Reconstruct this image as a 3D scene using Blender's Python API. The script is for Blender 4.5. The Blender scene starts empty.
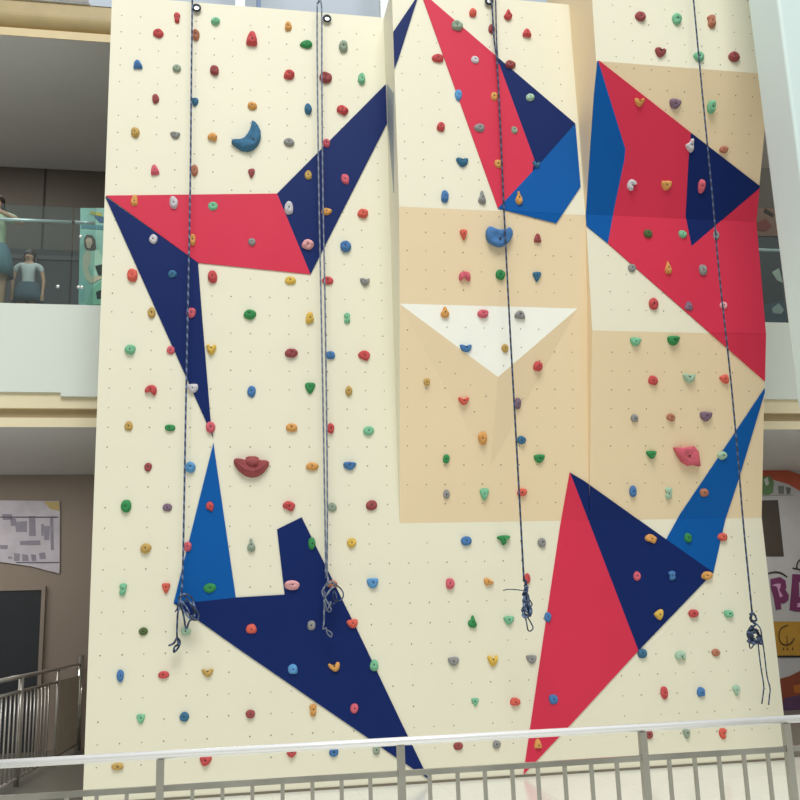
import bpy, bmesh, math, random
from mathutils import Vector, Matrix
from mathutils.noise import noise as pnoise
S = bpy.context.scene
COL = S.collection
V = Vector
# ------------------------------------------------------------------ camera, sky, lights, exposure
F = 972.0
RW = [[0.9830630587533296, -0.18044920785069374, -0.03201727503403966],
      [0.008382420680612438, 0.2187919860514623, -0.9757355183978853],
      [0.18307582455933785, 0.9589411609821086, 0.21659892021015403]]
CAM = V((1.08395211, -9.85219878, 1.6))
cd = bpy.data.cameras.new('camera'); co = bpy.data.objects.new('camera', cd); COL.objects.link(co)
cd.sensor_width = 36; cd.lens = F / 800 * 36; cd.clip_end = 200
rx, dn, fw = [V(r) for r in RW]
m = Matrix((rx, -dn, -fw)).transposed().to_4x4(); m.translation = CAM
co.matrix_world = m
S.camera = co
S.view_settings.view_transform = 'Standard'; S.view_settings.look = 'None'
S.view_settings.gamma = 1; S.view_settings.exposure = -0.22; S.view_settings.use_curve_mapping = False

w = bpy.data.worlds.new('daylight'); S.world = w; w.use_nodes = True
nt = w.node_tree; nt.nodes.clear()
out = nt.nodes.new('ShaderNodeOutputWorld'); bg = nt.nodes.new('ShaderNodeBackground')
tc = nt.nodes.new('ShaderNodeTexCoord'); sx = nt.nodes.new('ShaderNodeSeparateXYZ'); cr = nt.nodes.new('ShaderNodeValToRGB')
nt.links.new(tc.outputs['Generated'], sx.inputs[0]); nt.links.new(sx.outputs['Z'], cr.inputs[0])
cr.color_ramp.elements[0].position = 0.0; cr.color_ramp.elements[0].color = (0.42, 0.41, 0.37, 1)
cr.color_ramp.elements[1].position = 0.75; cr.color_ramp.elements[1].color = (1.0, 1.04, 1.04, 1)
nt.links.new(cr.outputs[0], bg.inputs[0]); bg.inputs[1].default_value = 0.78
nt.links.new(bg.outputs[0], out.inputs[0])

def area(name, loc, target, size, sizey, power, col):
    l = bpy.data.lights.new(name, 'AREA'); l.shape = 'RECTANGLE'; l.size = size; l.size_y = sizey
    l.energy = power; l.color = col
    o = bpy.data.objects.new(name, l); COL.objects.link(o); o.location = loc
    o.rotation_euler = (V(target) - V(loc)).to_track_quat('-Z', 'Y').to_euler()
    return o
area('atrium_skylight', (1.0, -14.0, 22.0), (3.2, 0, 4.0), 12, 9, 4300, (1.0, 1.0, 0.97))
# unseen fill lights added to brighten the two storeys behind the wall
for zc, en in ((3.68, 72), (8.33, 70)):
    for xc in (-2.6, 8.6):
        area('ceiling_fill_light', (xc, 2.5, zc), (xc, 2.5, 0), 3.2, 0.5, en, (1.0, 0.93, 0.84))

# ------------------------------------------------------------------ projection helpers (photo pixel -> point in the place)
def ray(u, v):
    return rx * ((u - 400) / F) + dn * ((v - 400) / F) + fw
def at(u, v, Y):
    d = ray(u, v); return CAM + d * ((Y - CAM.y) / d.y)
def atX(u, v, X):
    d = ray(u, v); return CAM + d * ((X - CAM.x) / d.x)
def atZ(u, v, Z):
    d = ray(u, v); return CAM + d * ((Z - CAM.z) / d.z)
def proj(p):
    q = V(p) - CAM; z = q.dot(fw); return 400 + F * q.dot(rx) / z, 400 + F * q.dot(dn) / z
def depth(p): return (V(p) - CAM).dot(fw)

# ------------------------------------------------------------------ materials
def lin(c): 
    c /= 255.0; return c / 12.92 if c <= 0.04045 else ((c + 0.055) / 1.055) ** 2.4
MATS = {}
def mat(name, rgb, rough=0.5, metal=0.0, var=0.06, scale=6.0, bump=0.0, k=1.0, spec=0.5):
    if name in MATS: return MATS[name]
    m_ = bpy.data.materials.new(name); m_.use_nodes = True; t = m_.node_tree; b = t.nodes['Principled BSDF']
    c = [min(0.95, lin(x) * k) for x in rgb]
    b.inputs['Roughness'].default_value = rough; b.inputs['Metallic'].default_value = metal
    b.inputs['Specular IOR Level'].default_value = spec
    n = t.nodes.new('ShaderNodeTexNoise'); n.inputs['Scale'].default_value = scale; n.inputs['Detail'].default_value = 4
    g = t.nodes.new('ShaderNodeTexCoord'); t.links.new(g.outputs['Object'], n.inputs['Vector'])
    r = t.nodes.new('ShaderNodeValToRGB'); r.color_ramp.elements[0].position = 0.3; r.color_ramp.elements[1].position = 0.7
    r.color_ramp.elements[0].color = (*[x * (1 - var) for x in c], 1); r.color_ramp.elements[1].color = (*[min(1, x * (1 + var)) for x in c], 1)
    t.links.new(n.outputs['Fac'], r.inputs[0]); t.links.new(r.outputs[0], b.inputs['Base Color'])
    if bump:
        bp = t.nodes.new('ShaderNodeBump'); bp.inputs['Strength'].default_value = bump; bp.inputs['Distance'].default_value = 0.01
        n2 = t.nodes.new('ShaderNodeTexNoise'); n2.inputs['Scale'].default_value = 120
        t.links.new(g.outputs['Object'], n2.inputs['Vector']); t.links.new(n2.outputs['Fac'], bp.inputs['Height']); t.links.new(bp.outputs[0], b.inputs['Normal'])
    MATS[name] = m_; return m_
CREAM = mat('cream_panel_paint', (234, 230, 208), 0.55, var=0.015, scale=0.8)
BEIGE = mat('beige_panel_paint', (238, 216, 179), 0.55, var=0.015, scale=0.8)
RED = mat('red_panel_paint', (212, 52, 80), 0.5, var=0.03, scale=1, spec=0.2)
NAVY = mat('navy_panel_paint', (15, 38, 98), 0.5, var=0.05, scale=1, spec=0.15)
BLUE = mat('blue_panel_paint', (6, 88, 164), 0.5, var=0.04, scale=1, spec=0.15)
GREY_SHADE = mat('grey_return_shade', (150, 160, 165), 0.5, var=0.02, scale=1)  # cast shadow on the side return, put into a grey
HOLE = mat('bolt_hole_dark', (132, 122, 102), 0.8)
STEEL = mat('brushed_stainless_steel', (228, 228, 224), 0.16, 1.0, var=0.05, scale=20)
DSTEEL = mat('dark_bolt_steel', (50, 48, 45), 0.5, 0.3)

# ------------------------------------------------------------------ mesh helpers
class MB:
    def __init__(s): s.v = []; s.f = []; s.mi = []; s.sm = []
    def poly(s, pts, mi=0):
        b = len(s.v); s.v += [tuple(p) for p in pts]; s.f.append(list(range(b, b + len(pts)))); s.mi.append(mi); s.sm.append(False)
    def mesh(s, vs, fs, mi=0, sm=False):
        b = len(s.v); s.v += [tuple(p) for p in vs]
        for f in fs: s.f.append([i + b for i in f]); s.mi.append(mi); s.sm.append(sm)
    def prism(s, pts, off, mi=0, side=None):
        n = len(pts); P = [V(p) for p in pts]; Q = [p + V(off) for p in P]
        s.mesh(P + Q, [list(range(n))[::-1], list(range(n, 2 * n))], mi)
        b = len(s.v) - 2 * n
        for i in range(n):
            j = (i + 1) % n; s.f.append([b + i, b + j, b + n + j, b + n + i]); s.mi.append(mi if side is None else side); s.sm.append(False)
    def box(s, a, b, mi=0):
        (x0, y0, z0), (x1, y1, z1) = a, b
        s.prism([(x0, y0, z0), (x1, y0, z0), (x1, y1, z0), (x0, y1, z0)], (0, 0, z1 - z0), mi)
    def tube(s, pts, r, n=7, mi=0, closed=False):
        P = [V(p) for p in pts]; vs = []; fs = []; up = V((0.13, 1, 0.21)).normalized(); N = len(P)
        rr = r if isinstance(r, (list, tuple)) else [r] * N
        for i, p in enumerate(P):
            a = P[(i - 1) % N] if closed else P[max(0, i - 1)]; c = P[(i + 1) % N] if closed else P[min(N - 1, i + 1)]
            t = (c - a).normalized() if (c - a).length > 1e-9 else V((0, 0, 1))
            e = up.cross(t)
            if e.length < 1e-3: e = V((1, 0, 0)).cross(t)
            e.normalize(); g = t.cross(e)
            for k in range(n):
                q = 2 * math.pi * k / n; vs.append(p + (e * math.cos(q) + g * math.sin(q)) * rr[i])
        L = N if closed else N - 1
        for i in range(L):
            for k in range(n):
                j = (i + 1) % N; fs.append([i * n + k, i * n + (k + 1) % n, j * n + (k + 1) % n, j * n + k])
        if not closed: fs += [list(range(n)), list(range((N - 1) * n, N * n))]
        s.mesh(vs, fs, mi, True)
    def ell(s, c, r, mi=0, n=12, m_=8):
        vs = []; fs = []
        for i in range(m_ + 1):
            a = math.pi * i / m_
            for k in range(n):
                q = 2 * math.pi * k / n; vs.append((c[0] + r[0] * math.sin(a) * math.cos(q), c[1] + r[1] * math.sin(a) * math.sin(q), c[2] + r[2] * math.cos(a)))
        for i in range(m_):
            for k in range(n): fs.append([i * n + k, (i + 1) * n + k, (i + 1) * n + (k + 1) % n, i * n + (k + 1) % n])
        s.mesh(vs, fs, mi, True)
    def build(s, name, mats, parent=None, fix=True):
        me = bpy.data.meshes.new(name); me.from_pydata(s.v, [], s.f)
        for m_ in (mats if isinstance(mats, (list, tuple)) else [mats]): me.materials.append(m_)
        for p, i, sm in zip(me.polygons, s.mi, s.sm): p.material_index = i; p.use_smooth = sm
        if fix:
            bm = bmesh.new(); bm.from_mesh(me); bmesh.ops.remove_doubles(bm, verts=bm.verts, dist=1e-6); bmesh.ops.recalc_face_normals(bm, faces=bm.faces); bm.to_mesh(me); bm.free()
        o = bpy.data.objects.new(name, me); COL.objects.link(o)
        if parent: o.parent = parent
        return o
def empty(name, loc, label, cat, group=None):
    o = bpy.data.objects.new(name, None); COL.objects.link(o); o.location = loc; o.empty_display_size = 0.1
    o['label'] = label; o['category'] = cat
    if group: o['group'] = group
    return o
def tag(o, label, cat, group=None):
    o['label'] = label; o['category'] = cat
    if group: o['group'] = group
    return o
def struct(o): o['kind'] = 'structure'; return o
def rebase(root):   # children were built in world coordinates; keep them there under a moved empty
    for c in root.children: c.matrix_parent_inverse = Matrix.Translation(-root.location)

# ------------------------------------------------------------------ the building behind
YF = 0.9; YB = 4.4; XA, XB = -6.0, 11.0
def fl(y): return y
FLOOR = mat('pale_floor_tile', (214, 214, 200), 0.18, var=0.03, scale=0.7)
t_ = FLOOR.node_tree; bt = t_.nodes.new('ShaderNodeTexBrick'); bt.offset = 0; gg = t_.nodes.new('ShaderNodeTexCoord')
bt.inputs['Scale'].default_value = 1.0; bt.inputs['Brick Width'].default_value = 0.8; bt.inputs['Row Height'].default_value = 0.8; bt.inputs['Mortar Size'].default_value = 0.003
bt.inputs['Color1'].default_value = (lin(232), lin(233), lin(224), 1); bt.inputs['Color2'].default_value = (lin(229), lin(230), lin(221), 1); bt.inputs['Mortar'].default_value = (lin(214), lin(212), lin(200), 1)
t_.links.new(gg.outputs['Object'], bt.inputs['Vector']); t_.links.new(bt.outputs['Color'], t_.nodes['Principled BSDF'].inputs['Base Color'])
b = MB(); b.box((XA, -12.5, -0.2), (XB, 0.12, 0)); struct(b.build('floor', FLOOR))
b = MB(); b.box((XA, 0.12, -0.2), (XB, YB, 0)); struct(b.build('floor', mat('dark_grey_stone_floor', (112, 110, 102), 0.3, var=0.05, scale=1)))
SOFF = mat('grey_soffit_paint', (232, 232, 232), 0.6, var=0.02, scale=0.6)
BACKLO = mat('taupe_back_wall_paint', (150, 138, 128), 0.6, var=0.03, scale=0.5)
BACKHI = mat('dark_brown_cladding', (98, 92, 84), 0.5, var=0.03, scale=0.5)
TRIMC = mat('cream_trim_paint', (232, 220, 186), 0.5, var=0.02)
RECESS = mat('shaded_recess_tan', (176, 158, 122), 0.6, var=0.03)  # brownish tan carries the shade inside the recess
PARA = mat('white_parapet_paint', (218, 226, 218), 0.5, var=0.015, scale=0.5)
PARAUP = mat('shaded_white_parapet', (176, 188, 202), 0.5, var=0.02, scale=0.5)  # white parapet, its shade put into the blue-grey colour
b = MB(); b.box((XA, YF + 0.012, 3.697), (XB, YB, 3.74)); struct(b.build('ceiling', SOFF))
b = MB(); b.box((XA, YF + 0.012, 8.347), (XB, YB, 8.39)); struct(b.build('ceiling', SOFF))
b = MB(); b.box((XA, YF + 0.12, 4.85), (XB, YB, 4.95)); struct(b.build('floor', mat('dark_upper_floor', (110, 104, 96), 0.4)))
def wall(name, a, c, m_): 
    q = MB(); q.box(a, c); return struct(q.build(name, m_))
wall('wall_back', (XA, YB, 0), (XB, YB + 0.1, 3.7), BACKLO)
o = wall('wall_back', (XA, YB, 4.95), (XB, YB + 0.1, 8.35), BACKHI)
wall('wall_left', (XA - 0.1, YF, 0), (XA, YB, 12), BACKLO)
wall('wall_right', (XB, YF, 0), (XB + 0.1, YB, 12), BACKLO)
# cladding joints of the upper back wall
for i, u in enumerate((44.5, 150)):
    p = at(u, 195, YB); q = MB(); q.box((p.x - 0.015, YB - 0.012, 4.97), (p.x + 0.015, YB - 0.001, 8.34)); struct(q.build('trim_%d' % (20 + i), mat('joint_dark', (48, 44, 40), 0.6)))
def band(name, z0, z1, y0, m_): 
    q = MB()
    if z0 in (3.698, 8.348): q.box((XA, y0, z0), (XB, YF + 0.01, z1)); q.box((XA, y0 + 0.01, z0 + 0.05), (XB, YF + 0.1, z1))
    else: q.box((XA, y0, z0), (XB, YF + 0.1, z1))
    return struct(q.build(name, m_))
band('trim_1', 3.698, 3.80, YF, TRIMC)
band('trim_2', 3.80, 3.905, YF + 0.06, RECESS)
band('trim_3', 3.905, 4.075, YF, TRIMC)
q = MB(); q.box((XA, YF - 0.03, 4.075), (XB, YF + 0.1, 5.07)); struct(q.build('wall_balcony', PARA))
p0 = at(61, 399, YF); q = MB(); q.box((p0.x, YF - 0.04, 4.03), (-0.15, YF - 0.001, 4.10)); struct(q.build('trim_4', PARA))
band('trim_5', 8.348, 8.45, YF, mat('sand_trim_paint', (214, 194, 150), 0.5))
band('trim_6', 8.45, 8.56, YF + 0.07, RECESS)
q = MB(); pr = [(YF + 0.1, 8.80), (YF - 0.02, 8.80)] + [(YF - 0.02 + 0.11 * (1 - math.cos(a * math.pi / 16)), 8.64 - 0.16 * math.sin(a * math.pi / 16)) for a in range(9)] + [(YF + 0.1, 8.48)]
q.prism([(XA, y, z) for y, z in pr], (XB - XA, 0, 0)); struct(q.build('trim_7', mat('tan_fascia_paint', (176, 156, 112), 0.5, var=0.05)))
p1 = at(89, 3, YF)
q = MB(); q.box((p1.x, YF - 0.03, 8.80), (XB, YF + 0.1, 10.6)); struct(q.build('wall_upper', PARAUP))
q = MB(); q.box((XA, YF + 0.02, 8.80), (p1.x, YF + 0.1, 10.6)); struct(q.build('wall_upper', mat('dark_glazing_upper', (95, 92, 84), 0.3)))
q = MB(); q.tube([(XA, YF - 0.02, 8.815), (p1.x + 0.02, YF - 0.02, 8.815)], 0.02); struct(q.build('trim_8', STEEL))
# door in the back wall, left
d0 = at(-30, 590, YB); d1 = at(42.5, 590, YB)
q = MB(); q.box((d0.x - 1.0, YB - 0.05, 0), (d1.x, YB - 0.002, d1.z)); struct(q.build('door_1', mat('dark_blue_grey_door', (40, 44, 52), 0.4)))
q = MB()
q.box((d1.x, YB - 0.07, 0), (d1.x + 0.05, YB - 0.001, d1.z + 0.05)); q.box((d0.x - 1, YB - 0.07, d1.z), (d1.x, YB - 0.001, d1.z + 0.05)); struct(q.build('trim_9', BACKLO))

# ------------------------------------------------------------------ CLIMBING WALL facets
XL0 = -0.11; XLM = 2.918; XMR = 4.972; XE = 6.983
ZF = at(450, 522.5, 0).z; ZM1 = 4.76; ZM2 = 5.775; ZR1 = 4.49; ZR2 = 5.775; ZR3 = 7.255
ZTL = 8.36; ZTM = 8.345; ZTR = 9.2
def facet(sec, x0, x1, z0, z1, d0, d1, m_):
    a = V((x0, -d0, z0)); c = V((x0, -d1, z1)); vv = (c - a); L = vv.length; vv.normalize(); n = V((1, 0, 0)).cross(vv)
    return dict(sec=sec, o=a, U=V((1, 0, 0)), V=vv, N=n, poly=[(0, 0), (x1 - x0, 0), (x1 - x0, L), (0, L)], m=m_)
MP = [(0, 0), (ZF, 0), (ZM1, 0.40), (ZM2, 0.55), (ZTM, 0.55)]
RP = [(0, 0), (ZF, 0), (ZR1, 0.49), (ZR2, 0.56), (ZR3, 1.16), (ZTR, 1.24)]
FAC = [facet('L', XL0, XLM, 0, ZTL, 0, 0, 0)]
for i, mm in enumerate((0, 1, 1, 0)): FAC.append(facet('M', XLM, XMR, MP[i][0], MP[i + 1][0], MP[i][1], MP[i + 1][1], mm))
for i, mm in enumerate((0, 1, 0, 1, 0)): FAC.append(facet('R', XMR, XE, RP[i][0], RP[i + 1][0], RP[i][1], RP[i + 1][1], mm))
def inter(fc, u, v):
    d = ray(u, v); den = d.dot(fc['N'])
    if abs(den) < 1e-6: return None
    t = (fc['o'] - CAM).dot(fc['N']) / den
    return CAM + d * t if t > 0 else None
# wedge on the middle section: A, B on the fold, P the proud apex, Q below it
fM1 = FAC[2]
wA = at(399.5, 304.2, -0.40); wB = at(577.5, 307.5, -0.40); wP = at(498, 377, -0.34); wQ = inter(fM1, 490, 468)
wA.z = wB.z = ZM1
def tri(a, b_, c, m_):
    U = (b_ - a).normalized(); N = U.cross(c - a).normalized()
    if N.dot(CAM - a) < 0: N = -N
    Vv = N.cross(U); P = [(0, 0), ((b_ - a).dot(U), (b_ - a).dot(Vv)), ((c - a).dot(U), (c - a).dot(Vv))]
    ar = sum(P[i][0] * P[(i + 1) % 3][1] - P[(i + 1) % 3][0] * P[i][1] for i in range(3))
    if ar < 0: P = P[::-1]
    return dict(sec='W', o=a, U=U, V=Vv, N=N, poly=P, m=m_)
WEDGE = [tri(wA, wB, wP, 0), tri(wA, wP, wQ, 1), tri(wB, wP, wQ, 1)]
ALLF = FAC + WEDGE
def inside(poly, p, tol=0.0):
    s = True
    n = len(poly)
    for i in range(n):
        a, c = poly[i], poly[(i + 1) % n]
        L = math.hypot(c[0] - a[0], c[1] - a[1])
        if ((c[0] - a[0]) * (p[1] - a[1]) - (c[1] - a[1]) * (p[0] - a[0])) / L < -tol: s = False
    return s
def hit(u, v):
    best = None
    for tol in (0.0, 0.05, 0.4):
        for fc in ALLF:
            P = inter(fc, u, v)
            if P is None: continue
            q = P - fc['o']; p2 = (q.dot(fc['U']), q.dot(fc['V']))
            if inside(fc['poly'], p2, tol):
                D = (P - CAM).length
                if best is None or D < best[0]: best = (D, P, fc)
        if best: return best[1], best[2]
    return at(u, v, -0.5), FAC[0]
def clip(subj, cl):
    outp = subj
    n = len(cl)
    for i in range(n):
        a, c = cl[i], cl[(i + 1) % n]; inp = outp; outp = []
        sd = lambda p: (c[0] - a[0]) * (p[1] - a[1]) - (c[1] - a[1]) * (p[0] - a[0])
        for k in range(len(inp)):
            p, q = inp[k - 1], inp[k]; sp, sq = sd(p), sd(q)
            if (sp >= 0) != (sq >= 0):
                t = sp / (sp - sq); outp.append((p[0] + t * (q[0] - p[0]), p[1] + t * (q[1] - p[1])))
            if sq >= 0: outp.append(q)
        if not outp: return []
    return outp
# painted polygons, traced on the facets
PAINT = [
 ('red', 'L', [(106, 196), (277, 194), (310.4, 274.4), (198, 262.8)]),
 ('navy', 'L', [(105.5, 197), (198, 262.8), (202.4, 320), (211, 425), (213.4, 438)]),
 ('navy', 'L', [(277, 194), (386.6, 83.6), (388, 121.5), (310.4, 274.6)]),
 ('blue', 'L', [(213.4, 443), (235.8, 597.5), (200, 601.5), (173.6, 603)]),
 ('navy', 'LM', [(173.6, 603), (200, 601.5), (235.8, 597.5), (284.6, 594.6), (277, 529.4), (301.6, 517.3), (362, 640), (400, 720), (428.5, 779), (396, 757.5), (368, 738), (240, 650)]),
 ('navy', 'M', [(392, 34), (419, -6), (421.5, -6), (417, 0), (398, 60), (394, 70), (391, 68)]),
 ('red', 'M', [(421, -6), (427, -6), (431, 0.5), (496, 56.6), (534, 160), (532, 172), (497.8, 208.5)]),
 ('navy', 'M', [(496, 56.6), (575, 124), (532.5, 172), (534, 160)]),
 ('blue', 'M', [(575, 124), (580.3, 187), (556, 223.5), (497.8, 208.5), (533, 171)]),
 ('blue', 'R', [(597.4, 59.6), (625, 149), (624, 160), (614, 208), (607.6, 243.5), (582.5, 223), (583, 212), (588, 150)]),
 ('red', 'R', [(597.4, 59.6), (690.5, 132.8), (688, 160), (685, 216), (691, 246.5), (760, 187), (770, 215), (772, 335), (772, 387), (766.3, 382.7), (607.6, 243.5), (614, 208), (624, 160), (625, 149)]),
 ('navy', 'R', [(690.5, 132.8), (760.5, 187), (691, 246.5), (685, 216), (688, 160)]),
 ('blue', 'R', [(766.5, 385), (738, 480), (725, 519), (713, 572.5), (666, 539.5), (680, 514), (703, 480)]),
 ('navy', 'MR', [(569.6, 472.4), (584, 481), (666, 539.5), (713, 572.5), (638, 650.6)]),
 ('red', 'MR', [(569.6, 472.4), (638, 650.6), (567, 728), (535, 762), (523.5, 774), (525, 762), (543, 640), (560, 526)])]
PLAB = {0: 'glossy red band across the left section', 1: 'long navy spike hanging from the red band', 2: 'navy kite rising to the upper right of the left section', 3: 'bright blue spike pointing up on the lower left', 4: 'large navy shard reaching down to the floor', 5: 'narrow navy sliver at the top of the seam', 6: 'long red shard from the top of the middle section', 7: 'navy triangle right of the long red shard', 8: 'bright blue facet under the navy triangle', 9: 'bright blue facet left of the big red panel', 10: 'big red panel across the folded right section', 11: 'navy triangle inset in the big red panel', 12: 'bright blue spike on the right section', 13: 'navy triangle pointing to the right edge', 14: 'tall red shard narrowing to the floor'}
def inpoly_px(poly, u, v):
    c = False; n = len(poly)
    for i in range(n):
        (x0, y0), (x1, y1) = poly[i - 1], poly[i]
        if (y0 > v) != (y1 > v) and u < (x1 - x0) * (v - y0) / (y1 - y0) + x0: c = not c
    return c
CW = empty('climbing_wall', ((XL0 + XE) / 2, 0, 0), 'tall folded cream and beige indoor climbing wall with red, navy and blue shards', 'climbing wall')
# T-nut holes on a 20 cm grid: part of each section's own surface pattern
random.seed(4)
def holes(mb, sec, mi):
    for fc in ALLF:
        if fc['sec'] != sec: continue
        Pm = fc['poly']; 
        if sec == 'W': umin, umax = min(p[0] for p in Pm), max(p[0] for p in Pm); vmax = max(p[1] for p in Pm); vmin = min(p[1] for p in Pm)
        else: umin, umax, vmin, vmax = 0, Pm[2][0], 0, Pm[2][1]
        z0 = fc['o'].z; 
        # phase: world X multiples of .2, Z multiples of .2 (+.522) measured along the slope
        ox = (-(fc['o'].x)) % 0.2 if sec != 'W' else 0.1; oz = (0.5222 - z0) % 0.2
        u = umin - (umin % 0.2) + ox - 0.2
        while u < umax:
            v = vmin - (vmin % 0.2) + oz - 0.2
            while v < vmax:
                if inside(Pm, (u, v), -0.045):
                    c = fc['o'] + fc['U'] * u + fc['V'] * v; pu, pv = proj(c)
                    ok = random.random() < 0.86 and not any(inpoly_px(q[2], pu, pv) for q in PAINT)
                    if ok and sec == 'M' and fc is fM1:      # under the wedge
                        if inpoly_px([proj(wA), proj(wB), proj(wQ)], pu, pv): ok = False
                    if ok:
                        r = random.choice((0.0055, 0.0065, 0.0075))
                        mb.poly([c + fc['N'] * 0.0015 + (fc['U'] * math.cos(a * math.pi / 4) + fc['V'] * math.sin(a * math.pi / 4)) * r for a in range(8)], mi)
                v += 0.2
            u += 0.2
def section(name, prof, x0, x1, mis, sec):
    q = MB()
    for i in range(len(prof) - 1):
        (z0, a0), (z1, a1) = prof[i], prof[i + 1]
        q.poly([(x0, -a0, z0), (x1, -a0, z0), (x1, -a1, z1), (x0, -a1, z1)], mis[i])
    YK = 0.12; zt = prof[-1][0]; dt = prof[-1][1]
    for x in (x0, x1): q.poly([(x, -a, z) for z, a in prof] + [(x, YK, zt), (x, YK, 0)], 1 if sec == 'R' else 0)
    q.poly([(x0, -dt, zt), (x1, -dt, zt), (x1, YK, zt), (x0, YK, zt)], 0)
    q.poly([(x0, YK, 0), (x1, YK, 0), (x1, YK, zt), (x0, YK, zt)], 0)
    q.poly([(x0, 0, 0), (x1, 0, 0), (x1, YK, 0), (x0, YK, 0)], 0)
    q2 = q; holes(q2, sec, 2)
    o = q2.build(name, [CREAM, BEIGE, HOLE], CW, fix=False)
    return o
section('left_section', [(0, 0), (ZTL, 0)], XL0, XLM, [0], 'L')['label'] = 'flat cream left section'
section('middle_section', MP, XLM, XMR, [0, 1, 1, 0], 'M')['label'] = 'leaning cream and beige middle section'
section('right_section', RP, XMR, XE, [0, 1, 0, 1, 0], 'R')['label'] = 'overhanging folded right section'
q = MB()
def wf(a, b_, c, mi):
    n = (b_ - a).cross(c - a)
    q.poly([a, b_, c] if n.dot(CAM - a) > 0 else [a, c, b_], mi)
wf(wA, wB, wP, 0); wf(wA, wP, wQ, 1); wf(wB, wP, wQ, 1); q.poly([wA, wB, wQ], 1)
holes(q, 'W', 2)
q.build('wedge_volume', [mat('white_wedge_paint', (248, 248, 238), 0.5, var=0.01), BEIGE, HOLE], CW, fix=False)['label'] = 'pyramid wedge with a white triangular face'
PM = {'red': RED, 'navy': NAVY, 'blue': BLUE}
for k, (c, secs, poly) in enumerate(PAINT):
    q = MB()
    for fc in FAC:
        if fc['sec'] not in secs: continue
        pts = []
        for (u, v) in poly:
            P = inter(fc, u, v)
            if P is None: break
            r = P - fc['o']; pts.append((r.dot(fc['U']), r.dot(fc['V'])))
        res = clip(pts, fc['poly'])
        cl = []
        for p in res:
            if not cl or math.hypot(p[0] - cl[-1][0], p[1] - cl[-1][1]) > 1e-4: cl.append(p)
        if len(cl) > 2 and math.hypot(cl[0][0] - cl[-1][0], cl[0][1] - cl[-1][1]) < 1e-4: cl.pop()
        if len(cl) < 3: continue
        ar = abs(sum(cl[i][0] * cl[(i + 1) % len(cl)][1] - cl[(i + 1) % len(cl)][0] * cl[i][1] for i in range(len(cl))))
        if ar < 1e-3: continue
        q.prism([fc['o'] + fc['U'] * p[0] + fc['V'] * p[1] - fc['N'] * 0.004 for p in cl], fc['N'] * 0.016)
    o = q.build(c + '_panel', PM[c], CW); o['label'] = PLAB[k]
q = MB(); q.box((XL0, -0.012, 0.0), (XE, 0.0, 0.022)); q.build('foot_shadow_strip', mat('foot_gap_shade', (120, 112, 95), 0.6), CW)['label'] = 'thin dark strip painting the shadow gap along the foot'  # dark colour stands in for the shadow gap at the wall base
# painted grey shadow on the side return between left and middle sections
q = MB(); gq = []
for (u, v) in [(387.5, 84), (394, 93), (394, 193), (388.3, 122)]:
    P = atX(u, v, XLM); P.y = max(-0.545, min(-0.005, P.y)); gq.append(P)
q.prism([p + V((-0.006, 0, 0)) for p in gq], V((0.009, 0, 0))); q.build('grey_panel', GREY_SHADE, CW)['label'] = 'grey painted shadow on the side of the middle section'
# steel posts carrying the wall, seen over its top
for u, wd, mm, zt in ((240, 0.11, 'w', 10.2), (383.5, 0.10, 'w', 10.2), (258.5, 0.05, 'b', 10.2)):
    p = at(u, 5, 0.2); q = MB(); q.box((p.x - wd / 2, 0.125, 7.6), (p.x + wd / 2, 0.22, zt))
    o = q.build('support_post', mat('white_post_paint', (225, 232, 235), 0.4) if mm == 'w' else mat('blue_post_paint', (60, 95, 140), 0.4), CW); o['label'] = 'white steel post' if mm == 'w' else 'thin blue post'
rebase(CW)

# ------------------------------------------------------------------ CLIMBING HOLDS
HC = {'R': ('red', (200, 82, 84)), 'RO': ('orange-red', (218, 100, 86)), 'M': ('maroon', (156, 78, 80)), 'P': ('pink', (212, 100, 116)), 'LP': ('pale pink', (228, 168, 172)),
      'O': ('orange', (218, 160, 92)), 'Y': ('yellow', (222, 184, 86)), 'OC': ('ochre', (194, 160, 92)), 'B': ('blue', (76, 124, 180)), 'TB': ('dull blue', (62, 112, 146)),
      'LB': ('light blue', (96, 156, 210)), 'G': ('green', (58, 142, 84)), 'LG': ('mint green', (124, 190, 152)), 'PG': ('pale green', (168, 200, 176)), 'GR': ('grey', (146, 146, 146)),
      'GG': ('grey-green', (150, 166, 148)), 'W': ('whitish', (204, 200, 206)), 'PU': ('purple-grey', (130, 106, 126)), 'BR': ('brown', (180, 118, 94)), 'DG': ('dark olive', (82, 104, 62))}
HM = {}
def hmat(c):
    if c not in HM: HM[c] = mat(HC[c][0].replace(' ', '_').replace('-', '_') + '_hold_resin', HC[c][1], 0.75, var=0.14, scale=18, bump=0.3, spec=0.25)
    return HM[c]
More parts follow.
